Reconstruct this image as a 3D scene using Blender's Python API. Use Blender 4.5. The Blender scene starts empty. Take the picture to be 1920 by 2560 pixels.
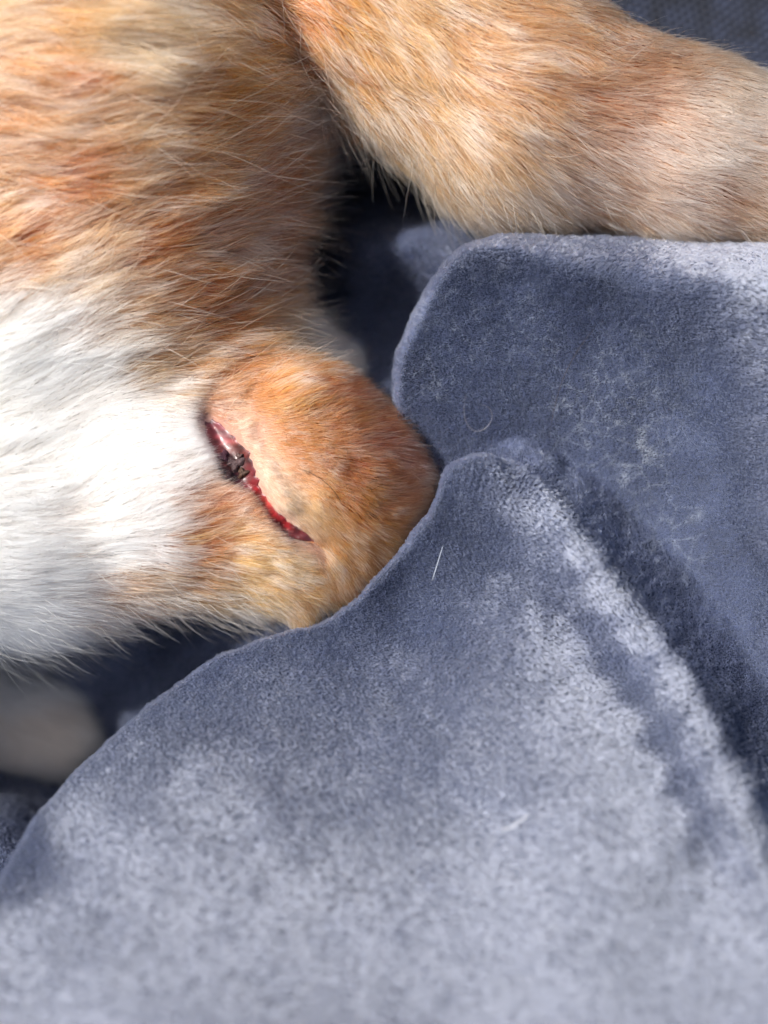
import bpy, math, time
import numpy as np
from mathutils import Vector, kdtree
T0 = time.time()
rng = np.random.default_rng(7)
S = bpy.context.scene
COL = S.collection
R = math.radians

# ------------------------------------------------------------------ camera
D = 350.0                     # millimetres from the lens to the plane in focus (z = 0)
cam = bpy.data.cameras.new('camera'); cam_o = bpy.data.objects.new('camera', cam); COL.objects.link(cam_o)
cam_o.location = (0, 0, D*1e-3); cam_o.rotation_euler = (0, 0, 0)
cam.sensor_fit = 'HORIZONTAL'; cam.sensor_width = 36; cam.lens = 36*D/192.0
cam.clip_start = 0.01; cam.clip_end = 20
cam.dof.use_dof = True; cam.dof.focus_distance = (D-1)*1e-3; cam.dof.aperture_fstop = cam.lens/13.0
S.camera = cam_o

# ------------------------------------------------------------------ sun and sky
SUN = Vector((-0.63, 0.30, 0.72)).normalized()
el = math.asin(SUN.z)
W = bpy.data.worlds.new('World'); S.world = W; W.use_nodes = True
nt = W.node_tree; nt.nodes.clear()
sky = nt.nodes.new('ShaderNodeTexSky'); sky.sky_type = 'NISHITA'; sky.sun_disc = False
sky.sun_elevation = el; sky.sun_rotation = math.atan2(SUN.x, SUN.y)
bg = nt.nodes.new('ShaderNodeBackground'); bg.inputs['Strength'].default_value = 0.06
wo = nt.nodes.new('ShaderNodeOutputWorld')
nt.links.new(sky.outputs[0], bg.inputs['Color']); nt.links.new(bg.outputs[0], wo.inputs['Surface'])
sl = bpy.data.lights.new('sun', 'SUN'); sl.energy = 5.0; sl.angle = R(0.5); sl.color = (1.0, 0.965, 0.92)
so = bpy.data.objects.new('sun', sl); COL.objects.link(so)
so.rotation_euler = SUN.to_track_quat('Z', 'Y').to_euler()
S.view_settings.view_transform = 'Standard'; S.view_settings.look = 'None'
S.view_settings.exposure = 0.8; S.view_settings.gamma = 1.0
S.render.engine = 'CYCLES'
S.cycles.max_bounces = 14; S.cycles.transmission_bounces = 12; S.cycles.glossy_bounces = 8; S.cycles.diffuse_bounces = 4
S.cycles.transparent_max_bounces = 8
S.cycles.use_denoising = True

# ------------------------------------------------------------------ helpers
def at(px, py, z):
    """point (mm) that lies at height z and is seen at photo pixel px, py"""
    px = np.asarray(px, float); py = np.asarray(py, float); z = np.asarray(z, float)
    k = (D - z)/D*0.1
    return np.stack(np.broadcast_arrays((px-960)*k, (1280-py)*k, z), -1)
def to_px(P):
    k = D/(D-P[..., 2])*10
    return P[..., 0]*k+960, 1280-P[..., 1]*k
def hexc(h):
    c = np.array([int(h[i:i+2], 16) for i in (0, 2, 4)])/255.
    return np.where(c <= .04045, c/12.92, ((c+.055)/1.055)**2.4)
def idw(px, py, pts, vals, s=35., p=2.):
    """smooth field through control points given in photo pixels"""
    pts = np.asarray(pts, float); vals = np.asarray(vals, float)
    out = np.zeros((len(px),)+vals.shape[1:]); wsum = np.zeros(len(px))
    for (x, y), v in zip(pts, vals):
        w = 1/((px-x)**2+(py-y)**2+s*s)**p
        wsum += w
        out += w.reshape((-1,)+(1,)*(vals.ndim-1))*v
    return out/wsum.reshape((-1,)+(1,)*(vals.ndim-1))
def sm(x, a, b):
    t = np.clip((x-a)/(b-a), 0, 1); return t*t*(3-2*t)
def seg_dist(px, py, line):
    """distance to a polyline and the running parameter of the nearest point"""
    best = np.full(np.shape(px), 1e9); par = np.zeros(np.shape(px))
    for i in range(len(line)-1):
        ax, ay = line[i]; bx, by = line[i+1]
        dx, dy = bx-ax, by-ay
        t = np.clip(((px-ax)*dx+(py-ay)*dy)/(dx*dx+dy*dy), 0, 1)
        d = np.hypot(px-ax-t*dx, py-ay-t*dy)
        m = d < best; best = np.where(m, d, best); par = np.where(m, i+t, par)
    return best, par
def inside(px, py, poly):
    c = np.zeros(np.shape(px), bool); n = len(poly)
    for i in range(n):
        x1, y1 = poly[i]; x2, y2 = poly[(i+1) % n]
        if y1 == y2: continue
        c ^= ((y1 > py) != (y2 > py)) & (px < (x2-x1)*(py-y1)/(y2-y1)+x1)
    return c
def sdist(px, py, poly):
    d, _ = seg_dist(px, py, list(poly)+[poly[0]])
    return np.where(inside(px, py, poly), d, -d)
_h = np.random.default_rng(3).random((64, 64, 64))
def vnoise(P):
    """value noise on points (any unit), 0..1"""
    P = np.asarray(P, float); i = np.floor(P).astype(int); f = P-i; f = f*f*(3-2*f)
    o = 0
    for a in (0, 1):
        for b in (0, 1):
            for c in (0, 1):
                w = (f[..., 0] if a else 1-f[..., 0])*(f[..., 1] if b else 1-f[..., 1])*(f[..., 2] if c else 1-f[..., 2])
                o = o+w*_h[(i[..., 0]+a) & 63, (i[..., 1]+b) & 63, (i[..., 2]+c) & 63]
    return o
def link(o, parent=None, **props):
    COL.objects.link(o)
    if parent: o.parent = parent
    for k, v in props.items(): o[k] = v
    return o
def mesh_np(name, V, F, mat, parent=None, color=None, smooth=True, **props):
    """V in mm, F an (n,3) or (n,4) integer array"""
    me = bpy.data.meshes.new(name); V = np.asarray(V, float)*1e-3; F = np.asarray(F, np.int32)
    me.vertices.add(len(V)); me.vertices.foreach_set('co', V.ravel())
    n = F.shape[1]
    me.loops.add(F.size); me.loops.foreach_set('vertex_index', F.ravel())
    me.polygons.add(len(F)); me.polygons.foreach_set('loop_start', np.arange(0, F.size, n, dtype=np.int32))
    me.update(calc_edges=True)
    me.polygons.foreach_set('use_smooth', np.full(len(F), smooth)); me.validate()
    if color is not None:
        a = me.attributes.new('tint', 'FLOAT_COLOR', 'POINT')
        a.data.foreach_set('color', np.c_[color, np.ones(len(color))].astype(np.float32).ravel())
    me.materials.append(mat)
    return link(bpy.data.objects.new(name, me), parent, **props)
def curves_np(name, P, rad, mat, color=None, parent=None, **props):
    """P (n,k,3) in mm, rad (n,k) in mm, colour (n,k,3)"""
    n, k, _ = P.shape
    cu = bpy.data.hair_curves.new(name); cu.add_curves([k]*n)
    cu.attributes['position'].data.foreach_set('vector', (P*1e-3).astype(np.float32).ravel())
    ra = cu.attributes.get('radius') or cu.attributes.new('radius', 'FLOAT', 'POINT')
    ra.data.foreach_set('value', (rad*1e-3).astype(np.float32).ravel())
    if color is not None:
        a = cu.attributes.new('tint', 'FLOAT_COLOR', 'POINT')
        c = np.concatenate([color, np.ones((n, k, 1))], -1)
        a.data.foreach_set('color', c.astype(np.float32).ravel())
    cu.materials.append(mat)
    return link(bpy.data.objects.new(name, cu), parent, **props)
def norm(v): return v/np.maximum(np.linalg.norm(v, axis=-1, keepdims=True), 1e-9)

# ------------------------------------------------------------------ materials
def new_mat(name):
    m = bpy.data.materials.new(name); m.use_nodes = True
    t = m.node_tree; t.nodes.clear()
    o = t.nodes.new('ShaderNodeOutputMaterial')
    return m, t, o
def attr(t, n='tint'):
    a = t.nodes.new('ShaderNodeAttribute'); a.attribute_name = n; return a
def hair_mat(name, rough=.38, coat=0.0, rnd=.12, ior=1.55):
    m, t, o = new_mat(name)
    h = t.nodes.new('ShaderNodeBsdfHairPrincipled'); h.model = 'CHIANG'; h.parametrization = 'COLOR'
    h.inputs['Roughness'].default_value = rough; h.inputs['Radial Roughness'].default_value = .45
    h.inputs['Coat'].default_value = coat; h.inputs['IOR'].default_value = ior; h.inputs['Random Roughness'].default_value = rnd
    t.links.new(attr(t).outputs['Color'], h.inputs['Color']); t.links.new(h.outputs[0], o.inputs['Surface'])
    return m
def principled(name, color=None, rough=.8, sheen=0., use_attr=False, **kw):
    m, t, o = new_mat(name)
    b = t.nodes.new('ShaderNodeBsdfPrincipled'); b.inputs['Roughness'].default_value = rough
    if color is not None: b.inputs['Base Color'].default_value = (*color, 1)
    if use_attr: t.links.new(attr(t).outputs['Color'], b.inputs['Base Color'])
    b.inputs['Sheen Weight'].default_value = sheen
    for k, v in kw.items(): b.inputs[k.replace('_', ' ')].default_value = v
    t.links.new(b.outputs[0], o.inputs['Surface'])
    return m, t, b
M_fur = hair_mat('cat_fur')
M_skin, t, b = principled('cat_skin', rough=.75, use_attr=True)
M_wet, t, b = principled('wet_wound', rough=.46, use_attr=True, Specular_IOR_Level=.6, Coat_Weight=.12, Coat_Roughness=.2)
b.inputs['Subsurface Weight'].default_value = .3; b.inputs['Subsurface Radius'].default_value = (.8, .2, .1); b.inputs['Subsurface Scale'].default_value = .001
nz = t.nodes.new('ShaderNodeTexNoise'); nz.inputs['Scale'].default_value = 2600; nz.inputs['Detail'].default_value = 6
tc = t.nodes.new('ShaderNodeTexCoord'); bp = t.nodes.new('ShaderNodeBump'); bp.inputs['Distance'].default_value = .0003; bp.inputs['Strength'].default_value = .2
t.links.new(tc.outputs['Object'], nz.inputs['Vector']); t.links.new(nz.outputs['Fac'], bp.inputs['Height']); t.links.new(bp.outputs[0], b.inputs['Normal'])
M_scab, t, b = principled('dried_scab', rough=.6, use_attr=True, Specular_IOR_Level=.35)
nz = t.nodes.new('ShaderNodeTexNoise'); nz.inputs['Scale'].default_value = 1900; nz.inputs['Detail'].default_value = 5
tc = t.nodes.new('ShaderNodeTexCoord'); bp = t.nodes.new('ShaderNodeBump'); bp.inputs['Distance'].default_value = .0005
t.links.new(tc.outputs['Object'], nz.inputs['Vector']); t.links.new(nz.outputs['Fac'], bp.inputs['Height']); t.links.new(bp.outputs[0], b.inputs['Normal'])
M_back, t, b = principled('plush_backing', rough=.95, use_attr=True)
M_nap = hair_mat('plush_nap', rough=.44, rnd=.05, ior=2.05)
M_rib, t, b = principled('ribbed_cloth', rough=.95, use_attr=True)

# ------------------------------------------------------------------ the blanket
REG_A = [(-500,3100),(-500,2600),(-150,2350),(0,2160),(60,2040),(150,1935),(330,1765),(500,1640),(600,1590),(700,1562),(800,1535),(860,1500),
         (950,1400),(1035,1300),(1068,1240),(1085,1180),(1105,1140),(1170,1115),(1260,1125),(1350,1180),(1450,1290),(1600,1480),(1750,1700),
         (1880,1950),(1990,2200),(2100,2500),(2200,3100)]
REG_B = [(1140,590),(1070,680),(1010,790),(965,880),(955,1000),(980,1300),(1100,1600),(2050,3100),(2600,3100),(2600,560),(1900,580),(1500,568),(1250,565)]
EDGE_A = REG_A[3:16]
def round_poly(poly):
    out = []
    for (x1, y1), (x2, y2) in zip(poly, poly[1:]+poly[:1]): out += [(.75*x1+.25*x2, .75*y1+.25*y2), (.25*x1+.75*x2, .25*y1+.75*y2)]
    return out
REG_A = round_poly(round_poly(REG_A)); REG_B = round_poly(round_poly(REG_B))
CA = [(-300,2300,30),(0,2220,24),(0,2150,20),(170,1950,15),(330,1780,11),(500,1660,8),(700,1580,7),(850,1530,7),(950,1430,7),(1060,1310,9),(1100,1190,10),
      (1180,1170,13),(1350,1250,16),(1500,1440,20),(1650,1650,24),(1760,1850,28),(1870,2080,33),(1980,2380,39),
      (1000,1470,3),(880,1560,7),(1120,1350,7),(1250,1400,9),(1430,1560,12),(1560,1690,15),(1690,1900,20),(1770,2170,29),
      (1150,1500,9),(1330,1620,19),(1500,1850,27),(1640,2120,35),(1730,2430,43),
      (1000,1680,13),(700,1750,15),(400,1900,20),(1000,1950,21),(1280,2080,27),(650,2150,30),(200,2300,33),(1000,2350,35),(1400,2400,41),
      (400,2550,49),(1000,2750,54),(200,2900,60),(1700,2850,54),(-300,2700,52)]
CB = [(1150,640,10),(1400,620,13),(1700,640,17),(1950,680,19),(1050,800,4),(990,900,0),(1250,800,2),(1500,850,1),(1520,1050,-5),(1690,1200,-4),(1700,900,5),(1880,1000,10),
      (1960,1300,13),(1130,1060,-10),(1300,1060,-10),(1420,1130,-12),(1600,1310,-12),(1760,1540,-8),(1870,1790,0),(1950,2000,0),(2120,2300,10),
      (2150,1500,16),(2200,900,16),(2200,2200,20),(1000,1150,-14),(1400,750,6),(1000,1400,-18),(2100,2900,30)]
CC = [(850,450,-90),(950,430,-90),(800,300,-90),(780,600,-84),(860,590,-48),(930,570,-46),(1020,600,-30),(1100,560,-40),(1050,480,-80),(900,700,-50),(980,700,-52),(830,850,-48),(760,760,-80),(900,850,-50),(940,800,-56),(600,1000,-60),(700,1300,-45),
      (300,1200,-62),(0,1200,-66),(0,700,-66),(0,0,-66),(500,300,-66),(1300,300,-45),(1800,300,-40),(1900,-200,-40),(2200,400,-30),(1500,500,-30),(900,0,-60),
      (450,1680,-44),(520,1600,-44),(380,1760,-50),(330,1700,-62),(200,1650,-60),(110,1990,-60),(200,1850,-84),(0,1850,-86),(60,2100,-14),(0,2060,-22),(-200,2250,-8),(700,1520,-20),(-300,1700,-64)]
def tps_fit(C):
    C = np.array(C, float); X = C[:, :2]/1000; n = len(C)
    r = np.linalg.norm(X[:, None]-X[None], axis=-1); K = r**2*np.log(r+1e-9)+np.eye(n)*2e-3
    A = np.zeros((n+3, n+3)); A[:n, :n] = K; A[:n, n] = 1; A[:n, n+1:] = X; A[n:, :n] = A[:n, n:].T
    return X, np.linalg.solve(A, np.r_[C[:, 2], 0, 0, 0])
def tps_eval(fit, px, py):
    X, w = fit; x = px/1000; y = py/1000; o = w[-3]+w[-2]*x+w[-1]*y
    for (a, b), c in zip(X, w):
        r2 = (x-a)**2+(y-b)**2; o = o+c*.5*r2*np.log(r2+1e-12)
    return o
CA = [(x, y, z+max(0, y-1700)*.028) for x, y, z in CA]
FA, FB, FC = tps_fit(CA), tps_fit(CB), tps_fit(CC)
WA = ([(0,2150),(500,1640),(860,1500),(1080,1200),(1170,1115),(1350,1180),(1450,1290),(1600,1480),(1750,1700),(1880,1950),(2100,2500)], [24,24,24,26,36,110,180,240,260,260,260])
def blanket_z(px, py, full=False):
    sh = px.shape; px = px.ravel(); py = py.ravel()
    za, zb, zc = (tps_eval(f, px, py) for f in (FA, FB, FC))
    wig = 9*(vnoise(np.stack([px/60, py/60, px*0+31], -1))-.5)+5*(vnoise(np.stack([px/17, py/17, px*0+33], -1))-.5); db = sdist(px, py, REG_B)+wig; wb = 42+110*sm(px, 1150, 1600)
    sb = np.sin(np.pi/2*np.clip((db-2)/wb, 0, 1))
    z = zc+(zb-zc)*sb
    da = sdist(px, py, REG_A)+wig; wa = idw(px, py, *WA, s=60)
    rnd = sm(px, 1110, 1440)*sm(py, 1000, 1100)                    # the right flank of the fold is a slope, the rest a rolled edge
    sa = rnd*sm((da+wa*.62)/wa, 0, 1)+(1-rnd)*np.sin(np.pi/2*np.clip((da-2)/wa, 0, 1))
    z = z+(za-z)*sa
    P = np.stack([px/140, py/140, z*0], -1)
    z = z+.9*(vnoise(P+7)-.5)+.35*(vnoise(P*3.1+3)-.5)
    # soft gathers that run across the crest of the fold
    d, par = seg_dist(px, py, [(1130,1150),(1260,1170),(1350,1220),(1450,1330),(1600,1520),(1740,1730),(1860,1970)])
    amp = np.exp(-(d/75)**2)*(.22)
    z = z+amp*np.sin(par*52+6*vnoise(np.stack([px/90, py/90, z*0], -1)))*1.0
    if full: return z.reshape(sh), da.reshape(sh), db.reshape(sh), (1-rnd).reshape(sh)
    return z.reshape(sh)
gx = np.arange(-420, 2360, 5.5); gy = np.arange(-420, 3060, 5.5)
GX, GY = np.meshgrid(gx, gy); GZ, DA, DB, STEEP = blanket_z(GX, GY, True)
for dd, wgt in ((DA, STEEP), (DB, (DA < -25)*1.)):          # the rolled edges stand upright and a little undercut
    g1, g0 = np.gradient(dd); gl = np.maximum(np.hypot(g0, g1), 1e-6)
    o = 38*np.exp(-((dd+4)/18)**2)*wgt
    GX = GX+o*g0/gl; GY = GY+o*g1/gl
BV = at(GX, GY, GZ); ny, nx = GX.shape
idx = np.arange(ny*nx).reshape(ny, nx)
BF = np.stack([idx[1:, :-1], idx[1:, 1:], idx[:-1, 1:], idx[:-1, :-1]], -1).reshape(-1, 4)
BVf = BV.reshape(-1, 3)
blanket = link(bpy.data.objects.new('blanket', None), label='blue-grey plush blanket heaped in soft folds around and under the cat', category='blanket')
nb = .8+.4*vnoise(BVf/9)
back_col = np.array([.035, .043, .070])[None]*nb[:, None]
mesh_np('cloth', BVf, BF, M_back, blanket, color=back_col)

def sample_mesh(V, T, n, weight=None, VN=None):
    a, b, c = V[T[:, 0]], V[T[:, 1]], V[T[:, 2]]
    nrm = np.cross(b-a, c-a); ar = np.linalg.norm(nrm, axis=1)
    w = ar if weight is None else ar*weight
    pick = rng.choice(len(T), n, p=w/w.sum())
    u = rng.random(n); v = rng.random(n); f = u+v > 1; u[f] = 1-u[f]; v[f] = 1-v[f]
    P = a[pick]+u[:, None]*(b-a)[pick]+v[:, None]*(c-a)[pick]
    if VN is not None:
        return P, norm(VN[T[pick, 0]]*(1-u-v)[:, None]+VN[T[pick, 1]]*u[:, None]+VN[T[pick, 2]]*v[:, None]), pick
    return P, norm(nrm)[pick], pick

# nap: short fibres standing on the cloth
BT = np.concatenate([BF[:, [0, 1, 2]], BF[:, [0, 2, 3]]])
cen = BVf[BT].mean(1); cpx, cpy = to_px(cen)
w = ((cpx > -120) & (cpx < 2040) & (cpy > -60) & (cpy < 2700)).astype(float)
w *= np.where(inside(cpx, cpy, [(-200,-100),(780,-100),(760,800),(640,1000),(820,1450),(500,1540),(-200,1640)]), .0, 1)
w *= np.where(cen[:, 2] > np.where(cpx > 1000, -38, -30), 1, .5)
w *= np.where(cpy > 1700, .75, 1)
NN = 850000
P, N, _ = sample_mesh(BVf, BT, NN, w)
px, py = to_px(P)
# lay of the pile: combed towards the lower right, disturbed by patches and by small cells that lean together
LUM = [(1250,620,.45),(1500,600,.5),(1750,620,.85),(1900,660,1.),(1100,650,.5),(1100,800,.25),(1250,760,.25),(1450,750,.35),(1700,750,.6),(1880,850,.7),(1000,880,.3),(1100,1000,.12),
       (1250,950,.2),(1400,900,.3),(1550,1000,.3),(1650,1150,.2),(1750,1000,.35),(1880,1050,.6),(1900,1300,.55),(1780,1300,.2),(1490,1235,-.15),(1540,1300,-.3),(1620,1410,-.3),(1700,1530,-.3),(1780,1650,-.3),(1850,1780,-.2),(1600,1270,-.3),(1720,1420,-.3),(1810,1580,-.25),(1330,1040,-.3),(1470,1120,-.3),(1230,1010,-.2),(1650,1180,-.1),(1780,1380,-.1),(1870,1700,-.1),(1860,1850,.1),(1350,1110,.2),
       (1200,1150,.4),(1130,1200,.35),(1280,1190,.55),(1360,1270,.8),(1440,1380,.9),(1520,1480,.95),(1600,1590,.95),(1680,1710,.95),(1750,1830,.9),(1810,1950,.85),(1860,2100,.7),(1880,2300,.7),(1400,1420,.55),(1400,1480,.52),(1460,1560,.47),(1520,1650,.44),(1580,1740,.43),(1640,1850,.43),(1690,1960,.45),(1740,2080,.52),
       (1050,1350,.25),(950,1450,.25),(1200,1380,.3),(1000,1520,.3),(1250,1500,.62),(1400,1620,.82),(1320,1560,.72),(1480,1710,.92),(1610,1930,1.),(1450,1850,.85),(1550,1800,1.),(1650,2050,1.),(1750,2350,1.1),(1600,2450,1.1),
       (850,1560,.4),(650,1600,.45),(450,1720,.55),(300,1850,.62),(700,1750,.6),(1000,1700,.6),(1000,1900,.6),(1200,1900,.7),(800,2000,.62),(500,2000,.68),(150,2050,.8),(300,2200,.75),(100,2450,.95),(400,2450,.8),
       (700,2300,.72),(1000,2200,.66),(1300,2200,.8),(1000,2450,.75),(1400,2450,.9),(850,600,.3),(780,750,.15),(900,700,.12),(1000,600,.1),(930,580,.15),(450,1680,.3),(60,2080,.2),(1930,1600,.5),(1940,1950,.35)]
def DAf(P):
    x, y = to_px(P); return seg_dist(x, y, EDGE_A)[0]
lum = idw(px, py, [(a_, b_) for a_, b_, c_ in LUM], np.array([c_ for *_, c_ in LUM]), 40, 2)
nz1 = vnoise(P/3.2+40); nz2 = vnoise(P/1.15+9); nz3 = vnoise(np.c_[px/120, py/120, px*0+15])
calm = 1-.45*sm(py, 1500, 1900); lumn = lum+.10*sm(py, 1700, 2300)+calm*(.20*(nz1-.5)+.12*(nz2-.5))+.07*(nz3-.5)-.26*sm(px-py*.78, 50, 330)*(1-sm(px, 1700, 1980))*sm(py, 600, 800)*(1-sm(sdist(px, py, REG_A), -30, 50))+.10*sm(py-px*.45, 1250, 1750)-.1*(1-sm(np.minimum(np.abs(DAf(P)), 90), 20, 90))
# lay of the pile: brushed flat away from the sun it shines, brushed up towards the sun it goes dark
flat = R(-22)+R(94)*np.clip(lumn, 0, 1)
az = math.atan2(-SUN.y, -SUN.x)+.9*(vnoise(np.c_[px/260, py/260, px*0+1])-.5)+.8*(vnoise(np.c_[px/50, py/50, px*0+5])-.5)
N0 = N; N = norm(N+np.array([0, 0, 2.2])); T1 = np.stack([np.cos(az), np.sin(az), 0*az], -1); T1 = norm(T1-N*(T1*N).sum(-1, keepdims=True))
dirv = N*np.cos(flat)[:, None]+T1*np.sin(flat)[:, None]
toC = np.stack([vnoise(P/.55+7*k_) for k_ in (1, 2, 3)], -1)*2-1
CRACK = [((1500,980),150,1.),((1620,1150),110,.9),((1440,900),110,.8),((1180,800),90,.6),((1330,860),110,.5),((1090,930),75,.75),((1700,1330),80,.7),((1660,1000),80,.5),((1080,820),50,.4)]
crack = np.zeros(NN)
for (cx, cy), r, a_ in CRACK: crack = np.maximum(crack, a_*np.exp(-(((px-cx)/r)**2+((py-cy)/(r*1.25))**2)))
crack *= sm(vnoise(np.c_[px/90, py/130, px*0+9]), .15, .4)
L = (.9+.35*rng.random(NN))
base = norm(dirv*.5+N0*.6+toC*(.16+.4*(1-sm(N0[:, 2], .4, .8)))[:, None]+rng.normal(0, .06, (NN, 3)))
tip = norm(dirv+toC*(.14+.45*(1-sm(N0[:, 2], .4, .8)))[:, None]+rng.normal(0, .07, (NN, 3)))
Q = np.stack([P-N*.15, P+base*(L*.4)[:, None], P+base*(L*.4)[:, None]+tip*(L*.7)[:, None]], 1)
rad = np.stack([np.full(NN, .07), np.full(NN, .065), np.full(NN, .03)], 1)
shade = .96+.08*rng.random(NN)
col = np.array([.108, .124, .196])[None]*shade[:, None]
# paler fibres along the seams between little cells of parted pile
cr2 = crack > .0
kd2n = 400; c2 = rng.choice(np.where(crack > .05)[0], kd2n, replace=False)
kd2 = kdtree.KDTree(kd2n)
for j, q in enumerate(P[c2]): kd2.insert((q[0]*1.0, q[1]*.8, q[2]), j)
kd2.balance(); e2 = np.zeros(NN)
for i in np.where(crack > .05)[0]:
    f_ = kd2.find_n((P[i][0], P[i][1]*.8, P[i][2]), 2); e2[i] = f_[1][2]-f_[0][2]
seam = np.where(crack > .05, np.exp(-(e2/.26)**2), 0)
seam_tint = np.clip(crack*seam*1.2, 0, .8)
col = col*(1-seam_tint[:, None])+np.array([.62, .68, .82])*seam_tint[:, None]
spark = rng.random(NN) < .002
col[spark] = (.85, .85, .88)
colk = np.stack([col*.6, col, col*1.08], 1)  # roots coloured darker, painting in the shade deep within the pile
curves_np('nap', Q, rad, M_nap, colk, blanket, kind='stuff')
print('blanket', time.time()-T0)

# ------------------------------------------------------------------ ribbed cloth behind the leg, top right
rx = np.arange(1380, 2420, 4.); ry = np.arange(-420, 560, 4.)
RX, RY = np.meshgrid(rx, ry)
u = RX*.94+RY*.34; v = -RX*.34+RY*.94
RZ = -24+5*np.sin(u/300)+.45*np.abs(np.sin(v*math.pi/17+.5*np.sin(u/60)))+.35*np.abs(np.sin(u*math.pi/21+(np.floor(v/17) % 2)*1.57))
RV = at(RX, RY, RZ); ry_, rx_ = RX.shape; ri = np.arange(ry_*rx_).reshape(ry_, rx_)
RF = np.stack([ri[1:, :-1], ri[1:, 1:], ri[:-1, 1:], ri[:-1, :-1]], -1).reshape(-1, 4)
rc = np.array([.009, .012, .024])[None]*(.5+1.0*vnoise(np.c_[RX.ravel()/40, RY.ravel()/40, RX.ravel()*0])[:, None]*(.6+.8*vnoise(np.c_[RX.ravel()/7, RY.ravel()/7, RX.ravel()*0]))[:, None])
mesh_np('cloth', RV.reshape(-1, 3), RF, M_rib, color=rc, label='dark navy ribbed knit cloth behind the ginger leg in the top right corner', category='cloth')

# ------------------------------------------------------------------ the cat: one continuous body
def pt(px, py, z): return at(px, py, z).astype(float)
caps = [  # chain of (point, radius) ; blend
    ([(pt(-700,150,-45), 66), (pt(140,300,-38), 56), (pt(140,600,-40), 51)], 20),       # flank
    ([(pt(350,-300,-24), 42), (pt(345,120,-22), 34.5), (pt(315,400,-22), 30.5), (pt(320,610,-23), 28.5), (pt(450,780,-28), 19), (pt(550,870,-24), 11)], 20),
    ([(pt(-300,-250,-42), 62), (pt(180,-200,-38), 54), (pt(180,120,-38), 54)], 20),
    ([(pt(-500,850,-38), 56), (pt(0,880,-36), 48), (pt(240,880,-32), 38)], 20),
    ([(pt(-800,1600,-24), 48), (pt(-560,1300,-26), 44), (pt(0,1220,-24), 37), (pt(400,1225,-20), 28.5), (pt(640,1250,-17), 22)], 10),  # leg in front; unseen left end added wide and low to shade the paw
    ([(pt(640,1215,-18), 22), (pt(790,1180,-15), 21.5), (pt(850,1205,-16), 20.8)], 5),                                 # joint
    ([(pt(560,1310,-18), 20), (pt(720,1330,-17), 18.5), (pt(830,1330,-18), 17)], 6),
    ([(pt(300,-500,-35), 45), (pt(880,-60,-24), 31), (pt(1290,250,-20), 28), (pt(1700,365,-20), 23), (pt(2300,530,-22), 19)], 10), # far leg
    ([(pt(300,880,-46), 14), (pt(735,925,-40), 10), (pt(810,925,-44), 8)], 4),
    ([(pt(430,1050,-22), 22), (pt(560,1000,-14), 13), (pt(720,1030,-10), 13)], 10),                                                          # white patch behind the joint
    ([(pt(-450,1500,-64), 26), (pt(-250,1720,-78), 17), (pt(60,1815,-80), 15), (pt(140,1840,-80), 13)], 8),        # hind paw in the shade
]
WOUND = [(520,1050),(556,1110),(590,1165),(628,1225),(664,1280),(715,1325),(790,1352)]
WHALF = [10, 38, 44, 25, 20, 22, 4]
def cap(P, a, ra, b, rb):
    ab = b-a; t = np.clip(((P-a)@ab)/(ab@ab), 0, 1)
    return np.linalg.norm(P-a-t[..., None]*ab, axis=-1)-(ra+(rb-ra)*t)
def smin(a, b, k):
    h = np.clip(.5+.5*(b-a)/k, 0, 1); return b*(1-h)+a*h-k*h*(1-h)
def sdf(P):
    P = P.astype(float); d = np.full(P.shape[:-1], 1e3)
    for chain, k in caps:
        c = np.full(P.shape[:-1], 1e3)
        for i in range(len(chain)-1):
            c = smin(c, cap(P, chain[i][0], chain[i][1], chain[i+1][0], chain[i+1][1]), 6)
        d = smin(d, c, k)
    px, py = to_px(P)
    g, par = seg_dist(px, py, WOUND); wv = np.maximum(np.interp(par, range(len(WHALF)), WHALF), 18)
    front = sm(P[..., 2], -12, -4)
    d = d+front*2.6*(1-.6*sm(par, 4.8, 6))*np.exp(-(g/(wv*.95+5))**2)                       # the open groove
    g2, _ = seg_dist(px, py, [(x+46, y-24) for x, y in WOUND[1:5]])
    d = d-front*1.6*np.exp(-(g2/26)**2)                              # swollen lip of skin
    for a_, b_, w_, k_ in (((770,1190),(850,1265),20,-.7), ((700,1110),(840,1150),30,.8), ((850,1020),(930,1160),34,.9), ((800,1250),(900,1300),26,.8), ((880,1290),(960,1240),20,-.6), ((640,1400),(760,1440),22,-.7)):
        g4, _ = seg_dist(px, py, [a_, b_]); d = d-front*k_*np.exp(-(g4/w_)**2)
    g3, _ = seg_dist(px, py, [(790,1352),(850,1370),(890,1430)])
    d = d+front*.8*np.exp(-(g3/22)**2)                              # crease that carries on below
    return d
h = 1.6
X = np.arange(-175, 160, h); Y = np.arange(-110, 190, h); Z = np.arange(-92, 48, h)
F3 = np.empty((len(X), len(Y), len(Z)), np.float32)
for i, x in enumerate(X):
    yy, zz = np.meshgrid(Y, Z, indexing='ij')
    F3[i] = sdf(np.stack([np.full_like(yy, x), yy, zz], -1))
F3[0] = F3[-1] = 5; F3[:, 0] = F3[:, -1] = 5; F3[:, :, 0] = F3[:, :, -1] = 5
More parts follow.
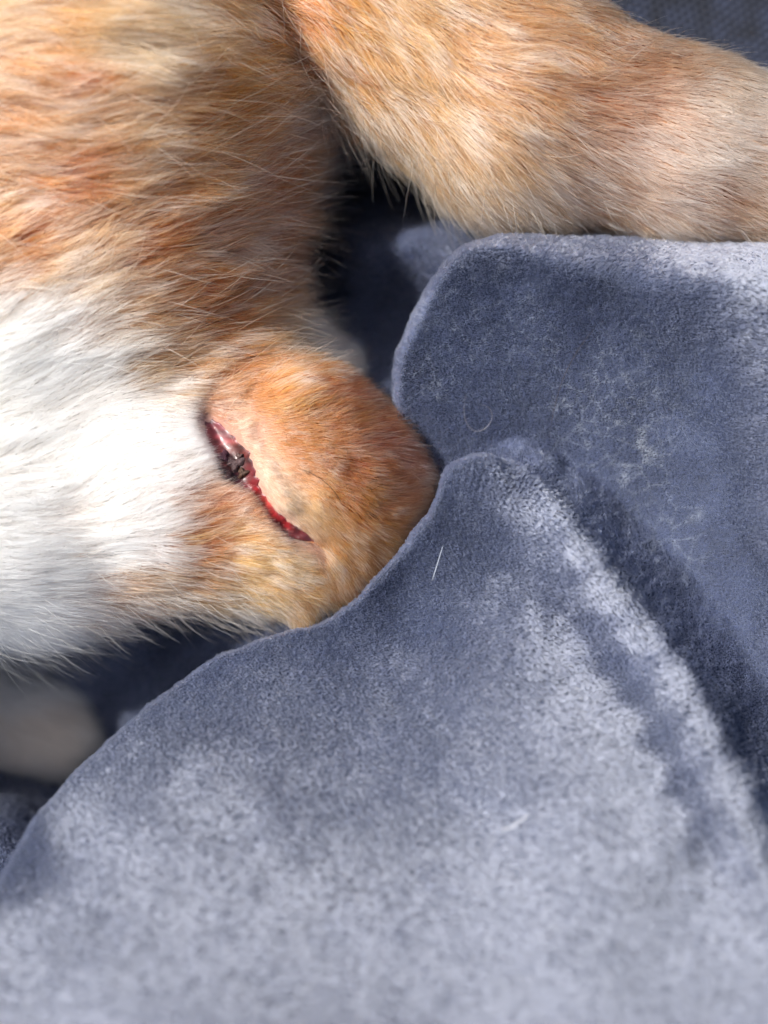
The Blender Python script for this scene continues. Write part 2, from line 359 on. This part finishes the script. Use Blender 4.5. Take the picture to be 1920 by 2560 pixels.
def surface_nets(F, org, h):
    s = F < 0; nx_, ny_, nz_ = F.shape
    acc = np.zeros((nx_-1, ny_-1, nz_-1, 3), np.float32); cnt = np.zeros((nx_-1, ny_-1, nz_-1), np.float32)
    def sl_(o): return tuple(slice(o[k], F.shape[k]-1+o[k]) for k in range(3))
    for ax in range(3):
        o1, o2 = [k for k in range(3) if k != ax]
        for i in (0, 1):
            for j in (0, 1):
                a = [0, 0, 0]; a[o1] = i; a[o2] = j; b_ = list(a); b_[ax] = 1
                fa, fb = F[sl_(a)], F[sl_(b_)]; m = (fa < 0) != (fb < 0)
                t = np.where(m, fa/np.where(m, fa-fb, 1), 0)
                for k in range(3):
                    acc[..., k] += np.where(m, t if k == ax else a[k], 0)
                cnt += m
    has = cnt > 0; ids = np.full(has.shape, -1); ids[has] = np.arange(has.sum())
    I = np.argwhere(has); V = org+(I+acc[has]/cnt[has][:, None])*h
    Q_ = []
    for ax in range(3):
        o1, o2 = [(1, 2), (2, 0), (0, 1)][ax]
        a = [slice(1, -1)]*3; a[ax] = slice(0, -1); b_ = list(a); b_[ax] = slice(1, None)
        m = s[tuple(a)] != s[tuple(b_)]; E = np.argwhere(m)
        off = np.array([1, 1, 1]); off[ax] = 0; E = E+off
        flip = s[tuple(a)][m]
        d1_ = np.zeros(3, int); d1_[o1] = 1; d2_ = np.zeros(3, int); d2_[o2] = 1
        q = [E-d1_-d2_, E-d2_, E, E-d1_]
        ok = np.all([(x_ >= 0).all(1) & (x_ < np.array(ids.shape)).all(1) for x_ in q], 0)
        q = np.stack([ids[tuple(x_[ok].T)] for x_ in q], 1); fl = flip[ok]
        q[~fl] = q[~fl][:, ::-1]; Q_.append(q)
    return V, np.concatenate(Q_)
CV, CF = surface_nets(F3, np.array([X[0], Y[0], Z[0]]), h)
def grad(P):
    e = .8; g = np.stack([sdf(P+np.eye(3)[k]*e)-sdf(P-np.eye(3)[k]*e) for k in range(3)], -1)
    return norm(g)
CN = grad(CV)
print('body', len(CV), time.time()-T0)

# coat colours, one entry per place
COAT = '''50 50 e2a878|200 80 f0c8ac|300 40 f0ccb4|60 250 b8661e|150 300 dcb090|100 450 b8681f|250 450 d4a482|400 150 d69c68|550 100 c68c4a|700 50 a86a2c|600 200 be8238|450 280 c0843c|700 200 a46a24
300 550 c89a78|450 500 bd8658|600 500 ac6c2c|750 400 905818|50 560 b06a24|30 640 b47030|150 640 d0a88c|120 730 ecdcd0|60 850 f4f0ea|0 950 f0eee8|230 720 dcc0ac|350 620 a86628|300 800 cfa68c|430 800 a47040|300 860 dacabc
380 900 b08860|250 930 e0d8d0|500 750 a86828|650 700 9c6024|750 650 8c5a24|550 900 a06a34|620 820 a4805c|470 950 bc9880|200 980 eae6e2|720 820 a08868|330 400 cc9c78|500 620 a8702f|400 700 b07c4c|550 300 b87830|350 250 cf9c70
100 1100 f0eeea|300 1100 eceae8|450 1080 eae6e6|0 1300 f0eeea|300 1250 eceae8|200 1450 ecebe8|0 1600 e8e8e8|400 1300 eae6e4|100 1600 e8e8e8|480 1180 e4dcd8|300 1380 e8e6e4|200 1650 dcdcdc|0 1750 e0e0e0|400 1180 eceaea|350 1030 e6e2e0|490 1120 e0d8d4
490 1245 cc9c80|550 1270 9c5418|580 1220 a8643c|500 1320 bf7c4c|440 1400 c07c4c|480 1380 a8602a|560 1350 d09c54|620 1400 d09c58|350 1440 d8b494|250 1490 cc9068|240 1540 d0a088|300 1580 c0a088|400 1550 c8ac88|500 1480 bf9058|600 1470 c09860|700 1440 c8a070|750 1480 c49054|850 1450 bc7420|830 1380 c08440|450 1600 c0b098|330 1640 c8c0b8|600 1330 b87c3c
600 1000 c08c5c|560 1000 b89078|700 1000 c89454|760 970 ae6c28|900 960 a46018|1000 1000 a05c14|950 1100 9c5810|1050 1150 8c5014|750 1100 ba7c38|850 1150 ac6824|680 1150 dcac84|720 1250 f0ceb0|780 1260 e4b880|850 1250 c08038|950 1250 ac6c24|1000 1250 9c5c1c|900 1350 b47428|850 1320 c08c50|900 1420 ac6818|650 1160 dcbca8|625 1090 d8ac98|700 1300 e4c0b4|740 1320 d4ac88|660 1200 e4c4b4
800 50 c08c44|900 100 cc9850|1000 50 cc9c58|900 200 bc9058|850 240 b0987c|1000 300 c4985c|1000 400 b89c74|1100 500 b4a488|1200 400 c4925a|1300 200 c08044|1200 100 c0864a|1400 100 be7e46|1500 50 984f18|1600 30 844010|1700 120 80481c|1650 200 a87044|1750 200 a48468|1850 250 c4b4a4|1880 400 cbb8a6|1700 330 d4b090|1600 420 d8b49a|1640 440 e6ccb8|1750 400 d8c0ac|1550 380 cca07c|1450 400 b87844|1400 430 e2c4ae|1500 550 b07c4c|1300 500 bc9c78|1200 560 ac9880|1800 500 b07c54|1900 560 b08c68|1250 450 c49468|1450 260 b87440|1550 320 c49068|1850 330 dccabc|1350 330 c89870
780 960 b07838|700 1000 c08848|840 950 a8682c|100 1830 d8d0c4|0 1800 d8d0c4|200 1850 d8d0c4'''
cp, cv = [], []
for tok in COAT.replace('\n', '|').split('|'):
    a_, b_, c_ = tok.split(); cp.append((float(a_), float(b_))); cv.append(hexc(c_))
cv = np.array(cv)
def coat(px, py, s=26):
    c = np.clip(idw(px, py, cp, cv, s, 2.2), 0, 1)
    g = (1-sm(c.min(-1), .3, .65))[..., None]               # ginger hair is more saturated than white hair
    return c*(1-g)+g*np.clip(c, 1e-4, 1)*np.array([.74, .63, .56])
LAY = '''100 50 -4|100 300 6|300 200 6|300 550 15|500 500 14|500 300 6|600 150 -14|700 80 -28|700 300 8|750 450 14|600 700 12|150 700 32|100 850 30|400 850 9|600 850 12|700 880 14|0 600 15|680 650 8|450 950 6
100 1000 28|200 1150 22|400 1050 0|450 1150 10|300 1250 17|100 1350 12|300 1400 5|100 1500 -2|100 1620 -14|300 1600 -20|500 1560 -28|500 1450 2|550 1250 22|520 1320 12|600 1400 6|650 1480 -40|700 1520 -62|780 1500 -72|150 1700 -24
600 950 12|650 1050 -8|750 1000 10|850 960 22|950 950 28|1030 1000 22|900 1080 12|1050 1150 -8|980 1250 -2|800 1200 -28|870 1300 -42|760 1240 -38|880 1400 -50|790 1360 -45|850 1450 -70|950 1380 -30|700 1400 -20|700 1180 -25|1050 1080 10
750 50 -42|850 100 -45|850 230 -55|950 150 -36|950 300 -56|1050 450 -64|1150 520 -60|1000 200 -36|1200 200 -25|1200 400 -36|1350 500 -38|1300 100 -20|1500 200 -18|1500 400 -22|1700 300 -12|1700 500 -16|1900 400 -10|1600 50 -26|1800 200 -26|1500 570 -22
100 1830 -20|750 930 5'''
lp, lv = [], []
for tok in LAY.replace('\n', '|').split('|'):
    a_, b_, c_ = map(float, tok.split()); lp.append((a_, b_)); lv.append((math.cos(R(c_)), math.sin(R(c_))))
LEN = [(100,200,21),(500,400,19),(750,500,20),(600,850,17),(400,900,15),(100,900,14),(100,1200,12),(450,1150,9),(300,1400,12),(100,1650,17),(500,1560,14),(500,1350,10),(620,1380,8),(700,1480,10),
       (530,1250,8),(595,1245,5.6),(625,1295,6),(570,1200,4.5),(600,1000,3.0),(640,1100,3.4),(660,1180,3.0),(700,1250,3.2),(760,1310,4),(700,1100,3),(800,1100,4),(900,960,6),(1000,1050,6),(1060,1150,6),(950,1250,5),(870,1330,6),(850,1450,7),(835,1365,8),(790,1400,6),(800,1210,4),(760,1180,3),
       (900,100,12),(850,250,14),(1050,450,15),(1200,500,13),(1400,300,10),(1700,300,8),(1500,550,9),(1900,400,8),(1700,100,6),(720,940,9),(100,1830,7),(500,1100,7),(560,960,6)]
lnp = [(a_, b_) for a_, b_, c_ in LEN]; lnv = np.array([c_ for *_, c_ in LEN], float)

cat = link(bpy.data.objects.new('cat', None), label='ginger and white cat lying on a blanket with a raw wound at a leg joint', category='cat')
vpx, vpy = to_px(CV)
vc = coat(vpx, vpy); g, par = seg_dist(vpx, vpy, WOUND)
bare = (np.exp(-(g/(np.interp(par, range(len(WHALF)), WHALF)+2))**2)*.85*(1-.8*sm(par, 5, 5.8)))[:, None]
vc = (vc*np.array([.72, .66, .60]))*(1-bare)+np.array([.46, .22, .20])*bare
mesh_np('body', CV, CF, M_skin, cat, color=vc)

# fur
CT = np.concatenate([CF[:, [0, 1, 2]], CF[:, [0, 2, 3]]])
cen = CV[CT].mean(1); cpx, cpy = to_px(cen)
nrm = np.cross(CV[CT[:, 1]]-CV[CT[:, 0]], CV[CT[:, 2]]-CV[CT[:, 0]]); nzc = norm(nrm)[:, 2]
wv = ((cpx > -260) & (cpx < 2040) & (cpy > -160) & (cpy < 2050) & (nzc > -.35)).astype(float)
wv *= np.where((cpx < 650) & (cpy < 900), .8, 1)
joint = ((cpx > 560) & (cpy > 920) & (cpx < 1120) & (cpy < 1600))
wv *= np.where(joint, 2.6, 1)
wv *= 1+3.5*((seg_dist(cpx, cpy, WOUND)[0] < 95) & (nzc > 0))
def make_fur(n, lmul, rad0, K, frizz, lift0, clump, long=False):
    P, N, pick = sample_mesh(CV, CT, n, wv, CN); px, py = to_px(P)
    g, par = seg_dist(px, py, WOUND); hw = np.interp(par, range(len(WHALF)), WHALF)
    sidew = (py-1165)*.0-(px-np.interp(py, [1050,1110,1165,1225,1280,1325,1352], [520,556,590,628,664,715,790]))
    keep = g > hw*np.where((par > 2.3) & (sidew > 0), np.where(par < 3.3, .92, .62)+.35*rng.random(n), .95)
    if long: keep &= ~((px > 600) & (py > 960) & (px < 1120) & (py < 1600)) | (rng.random(n) < .06)
    P, N, px, py, g, par = P[keep], N[keep], px[keep], py[keep], g[keep], par[keep]; sidew = sidew[keep]; n = len(P)
    d = idw(px, py, lp, lv, 40, 1.8)
    wob = .6*(vnoise(np.c_[px/90, py/60, px*0+11])-.5)+rng.normal(0, .14 if not long else .26, n)
    c_, s_ = np.cos(wob), np.sin(wob); d = np.c_[d[:, 0]*c_-d[:, 1]*s_, d[:, 0]*s_+d[:, 1]*c_]
    Tn = np.c_[norm(d), np.zeros(n)]; Tn = norm(Tn-N*(Tn*N).sum(-1, keepdims=True)*(.3 if long else .62))
    L = idw(px, py, lnp, lnv, 30, 2)*lmul*(.65+.6*rng.random(n))
    up = (1-sm(py, 1190, 1260))*(sidew > 0); L *= (.55+.45*sm(g+60*sm(par, 5.2, 5.9), 15, 60))*(1-up)+up*(.2+.8*sm(g, 20, 130))
    Kd = kdtree.KDTree(max(1, n//clump)); ci = rng.choice(n, max(1, n//clump), replace=False)
    for j, q in enumerate(P[ci]): Kd.insert(q, j)
    Kd.balance(); cl = ci[np.array([Kd.find(q)[1] for q in P])]
    sh_ = rng.normal(0, 1, (n, 2))[cl]*(14+14*np.clip((L-6)/8, 0, 1))[:, None]
    base = coat(px+sh_[:, 0]*1.6, py+sh_[:, 1])
    under = (px > 640) & (px < 920) & (py > 780) & (py < 990) & (P[:, 2] < -24); base[under] = (.6, .6, .58)  # white patch behind the joint: its shade is painted in as grey hair
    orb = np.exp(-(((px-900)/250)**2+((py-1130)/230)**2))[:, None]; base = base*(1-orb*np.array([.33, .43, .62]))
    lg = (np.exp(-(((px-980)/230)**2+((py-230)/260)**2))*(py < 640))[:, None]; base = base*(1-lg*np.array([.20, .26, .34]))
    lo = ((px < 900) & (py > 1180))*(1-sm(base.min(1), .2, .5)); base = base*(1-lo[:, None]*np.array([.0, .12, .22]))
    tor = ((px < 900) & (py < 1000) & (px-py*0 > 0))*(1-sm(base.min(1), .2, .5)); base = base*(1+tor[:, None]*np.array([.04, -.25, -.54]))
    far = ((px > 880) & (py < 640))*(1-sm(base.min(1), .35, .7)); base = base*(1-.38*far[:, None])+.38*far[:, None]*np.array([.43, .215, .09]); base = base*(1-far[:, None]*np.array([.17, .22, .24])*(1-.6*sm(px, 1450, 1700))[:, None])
    sheen_tint = .45*far*np.exp(-(((px-1700)/230)**2+((py-370)/140)**2))*(.4+.6*vnoise(np.c_[px/120, py/26, px*0+41])); base = base+(np.array([.82, .74, .68])-base)*sheen_tint[:, None]  # pale sheen along the far leg, painted into the hair colour
    stain = np.exp(-(g/38)**2)*((sidew > 0) | (par < .6))*.8; base = base*(1-stain[:, None])+stain[:, None]*np.array([.30, .12, .09])
    # shift of the pattern from tuft to tuft
    ts = np.linspace(0, 1, K)
    lift = (lift0+.12*(vnoise(np.c_[px/50, py/50, px*0+21])-.5)+rng.normal(0, .09, n))
    bend = .55+.5*rng.random(n)
    pos = P-N*.3; out = [pos]
    side = np.cross(N, Tn); cur = rng.normal(0, frizz, n)
    for k in range(1, K):
        t_ = ts[k]; a = lift*(1-bend*t_)
        dr = norm(Tn*np.cos(a)[:, None]+N*np.sin(a)[:, None]+side*(cur*t_)[:, None])
        pos = pos+dr*(L/(K-1))[:, None]; out.append(pos)
    out = np.stack(out, 1)
    if not long:
        rel = out-out[:, :1]; crel = rel[cl]*(L/L[cl])[:, None, None]
        tgt = P[cl][:, None]-P[:, None]+crel
        f = (np.array([0, .06, .18, .34, .52, .66, .74])[:K] if K == 7 else .6*ts**1.4)
        str_ = np.clip((L-3)/8, 0, 1)*(.5+.6*rng.random(n))*np.where(far > 0, .55, 1)*(1-.5*sm(base.min(1), .4, .7))
        f = f[None, :, None]*str_[:, None, None]
        out = out[:, :1]+rel*(1-f)+tgt*f
    gin = 1-sm(base.min(1), .28, .6)
    rd = rad0*(.7+.6*rng.random(n))*np.clip(.5+L/14, .62, 1)
    prof = np.clip(1.05-ts**2.2, .12, 1)
    rd = rd*(1+.35*sm(L, 8, 14))*(1-.25*(1-gin)); rad = rd[:, None]*prof[None]
    tuft = rng.random(n)[cl]; one = rng.random(n)
    gin = 1-sm(base.min(1), .28, .6)                       # ginger rather than white hair
    br = (.70+.42*tuft+.42*(one-.5))*gin+(.93+.08*tuft+.08*(one-.5))*(1-gin); br = br[:, None]
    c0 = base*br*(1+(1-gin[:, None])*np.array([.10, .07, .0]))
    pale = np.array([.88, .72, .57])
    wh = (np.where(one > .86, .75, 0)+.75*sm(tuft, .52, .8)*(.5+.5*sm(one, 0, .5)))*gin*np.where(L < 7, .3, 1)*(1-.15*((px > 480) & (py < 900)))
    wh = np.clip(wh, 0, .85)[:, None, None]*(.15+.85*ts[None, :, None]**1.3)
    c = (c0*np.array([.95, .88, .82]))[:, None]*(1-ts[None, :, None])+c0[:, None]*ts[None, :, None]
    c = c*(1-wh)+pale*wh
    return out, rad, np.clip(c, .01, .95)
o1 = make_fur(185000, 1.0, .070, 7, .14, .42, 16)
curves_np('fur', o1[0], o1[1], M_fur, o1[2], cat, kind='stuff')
wv = wv*np.where(nzc < .55, 3.0, .6)*np.where(cpx < 900, 1.3, .6)
o2 = make_fur(8000, 1.3, .052, 9, .5, .72, 26, long=True)
o2[2][:] = o2[2]*.6+np.array([.26, .23, .19])
curves_np('guard_hair', o2[0], o2[1], M_fur, o2[2], cat, kind='stuff')
print('fur', time.time()-T0)

# ------------------------------------------------------------------ the wound
def body_z(px, py):
    """height of the body's surface seen at a pixel (march down from the lens)"""
    z = np.full(np.shape(px), 30.)
    for _ in range(60):
        d = sdf(at(px, py, z)); z = z-np.clip(d, -3, 3)*.8
    return z
nu, nv = 150, 26
uu = np.linspace(0, len(WOUND)-1, nu); wl = np.array(WOUND, float)
cxx = np.interp(uu, range(len(wl)), wl[:, 0]); cyy = np.interp(uu, range(len(wl)), wl[:, 1])
for _ in range(14):
    cxx[1:-1] = (cxx[:-2]+2*cxx[1:-1]+cxx[2:])/4; cyy[1:-1] = (cyy[:-2]+2*cyy[1:-1]+cyy[2:])/4
tx, ty = np.gradient(cxx), np.gradient(cyy); tl = np.hypot(tx, ty); nxn, nyn = -ty/tl, tx/tl
hw = np.interp(uu, range(len(WHALF)), WHALF)*1.05
vv = np.linspace(-1, 1, nv)
rag = 1+.3*(vnoise(np.c_[uu*6, uu*0+3, uu*0])-.5)
WX = cxx[:, None]+nxn[:, None]*vv[None]*(hw*rag)[:, None]; WY = cyy[:, None]+nyn[:, None]*vv[None]*(hw*rag)[:, None]
WZ = body_z(WX, WY)
lump = vnoise(np.stack([WX/26, WY/19, WX*0+1], -1))*.7+vnoise(np.stack([WX/11, WY/11, WX*0+8], -1))*.15+vnoise(np.stack([WX/6, WY/6, WX*0+5], -1))*.10
WZ = WZ+(1-vv[None]**4)*(.3+lump*.8)-.25*(np.abs(vv[None])**6)
WV = at(WX, WY, WZ).reshape(-1, 3); wi = np.arange(nu*nv).reshape(nu, nv)
WF = np.stack([wi[:-1, :-1], wi[:-1, 1:], wi[1:, 1:], wi[1:, :-1]], -1).reshape(-1, 4)
stops = [(0, '6a2838'), (.8, 'b85058'), (1.3, 'a05048'), (2.0, '5a2020'), (2.6, '7a1420'), (3.1, 'a81c28'), (3.8, 'd84a44'), (4.3, 'd0303c'), (4.9, '980c1c'), (5.5, '780814'), (6, 'a06068')]
wc = np.stack([np.interp(uu, [s_[0] for s_ in stops], [hexc(s_[1])[k] for s_ in stops]) for k in range(3)], -1)
wcc = np.repeat(wc[:, None], nv, 1)*(.15+.8*vnoise(np.stack([WX/20, WY/12, WX*0+2], -1)))[..., None]
wcc = wcc.reshape(-1, 3)
V2 = WV; F2 = WF
nW = np.cross(WV[F2[:, 1]]-WV[F2[:, 0]], WV[F2[:, 2]]-WV[F2[:, 0]])
if nW[:, 2].mean() < 0: F2 = F2[:, ::-1]
wound = mesh_np('wound', V2, F2, M_wet, cat, color=np.clip(wcc*.72, 0, 1))
# dried crust lying in the upper end of the wound
def crust(cx, cy, rxp, ryp, seed, colr, parent):
    r_ = np.random.default_rng(seed); nr, na = 9, 22
    xs, ys, qs = [cx*1.], [cy*1.], [0.]
    for i in range(1, nr+1):
        for j in range(na):
            a = 2*math.pi*j/na; q = i/nr
            rr = q*(1+.28*math.sin(3*a+seed)+.16*math.sin(5*a+2*seed))
            xs.append(cx+rxp*rr*math.cos(a)); ys.append(cy+ryp*rr*math.sin(a)); qs.append(q)
    xs, ys, qs = np.array(xs), np.array(ys), np.array(qs)
    V = at(xs, ys, body_z(xs, ys)+(1-qs**3)*1.9-.3*(qs == 1)+r_.normal(0, .05, len(xs)))
    F = []
    for j in range(na): F.append((0, 1+(j+1) % na, 1+j, 1+j))
    Q = []
    for i in range(nr-1):
        for j in range(na):
            a, b = 1+i*na+j, 1+i*na+(j+1) % na; Q.append((a, b, b+na, a+na))
    tri = [(0, 1+j, 1+(j+1) % na) for j in range(na)]
    T = np.array([t for q in Q for t in ((q[0], q[1], q[2]), (q[0], q[2], q[3]))]+tri)
    nn = np.cross(V[T[:, 1]]-V[T[:, 0]], V[T[:, 2]]-V[T[:, 0]])[:, 2]; T[nn < 0] = T[nn < 0][:, ::-1]
    cc = np.array(colr)[None]*(.5+.6*r_.random((len(V), 1)))
    mesh_np('scab', V, T, M_scab, parent, color=np.clip(cc, 0, 1))
crust(588, 1158, 26, 20, 3, (.075, .040, .042), wound)
crust(560, 1140, 16, 18, 5, (.10, .035, .055), wound)
crust(607, 1182, 15, 14, 8, (.07, .035, .022), wound)
crust(572, 1190, 16, 13, 12, (.05, .022, .025), wound)
crust(598, 1140, 10, 9, 15, (.09, .05, .045), wound)

# ------------------------------------------------------------------ loose hairs
def strand(label, pts, r, col, group=None, z_off=1.6, on='blanket'):
    pts = np.array(pts, float); n = 26; k = len(pts)
    t_ = np.linspace(0, k-1, n)
    x = np.interp(t_, range(k), pts[:, 0]); y = np.interp(t_, range(k), pts[:, 1])
    for _ in range(6):
        x[1:-1] = (x[:-2]+2*x[1:-1]+x[2:])/4; y[1:-1] = (y[:-2]+2*y[1:-1]+y[2:])/4
    z = (blanket_z(x, y) if on == 'blanket' else body_z(x, y))+z_off
    for _ in range(4): z[1:-1] = (z[:-2]+2*z[1:-1]+z[2:])/4
    C = at(x, y, z); d = norm(np.gradient(C, axis=0)); s = norm(np.cross(d, [0, 0, 1.])); u_ = np.cross(s, d)
    m = 6; rr = r*np.clip(1.1-np.abs(np.linspace(-1, 1, n))**4, .15, 1)
    V = np.concatenate([C[:, None]+rr[:, None, None]*(s[:, None]*math.cos(2*math.pi*j/m)+u_[:, None]*math.sin(2*math.pi*j/m)) for j in range(m)], 1).reshape(-1, 3)
    F = np.array([(i*m+j, i*m+(j+1) % m, (i+1)*m+(j+1) % m, (i+1)*m+j) for i in range(n-1) for j in range(m)])
    mesh_np('loose_hair', V, F, principled('hair_strand', col, .4)[0], label=label, category='hair', group='loose hairs')
strand('short white hair standing on the blanket fold beside the ginger leg joint', [(1108,1362),(1098,1395),(1088,1428),(1080,1452)], .10, (.34, .37, .42), z_off=2.5)
strand('fine curled black hair lying on the ginger fur of the leg joint', [(735,1168),(775,1180),(815,1205),(845,1240),(855,1262)], .075, (.02, .012, .008), z_off=3.2, on='cat')
strand('long dark brown hair lying straight on the blanket right of the joint', [(1485,822),(1440,880),(1405,950),(1385,1020),(1372,1100)], .075, (.04, .03, .025), z_off=2)
strand('thin grey looped hair on the blanket just right of the joint', [(1165,985),(1155,1040),(1180,1085),(1215,1075),(1235,1045),(1225,1015),(1195,1010)], .06, (.22, .21, .23), z_off=1.9)
strand('tiny pale hair on the big foreground fold of the blanket', [(1250,2078),(1280,2068),(1305,2050),(1325,2032)], .08, (.8, .8, .8), z_off=2.4)
print('done', time.time()-T0)
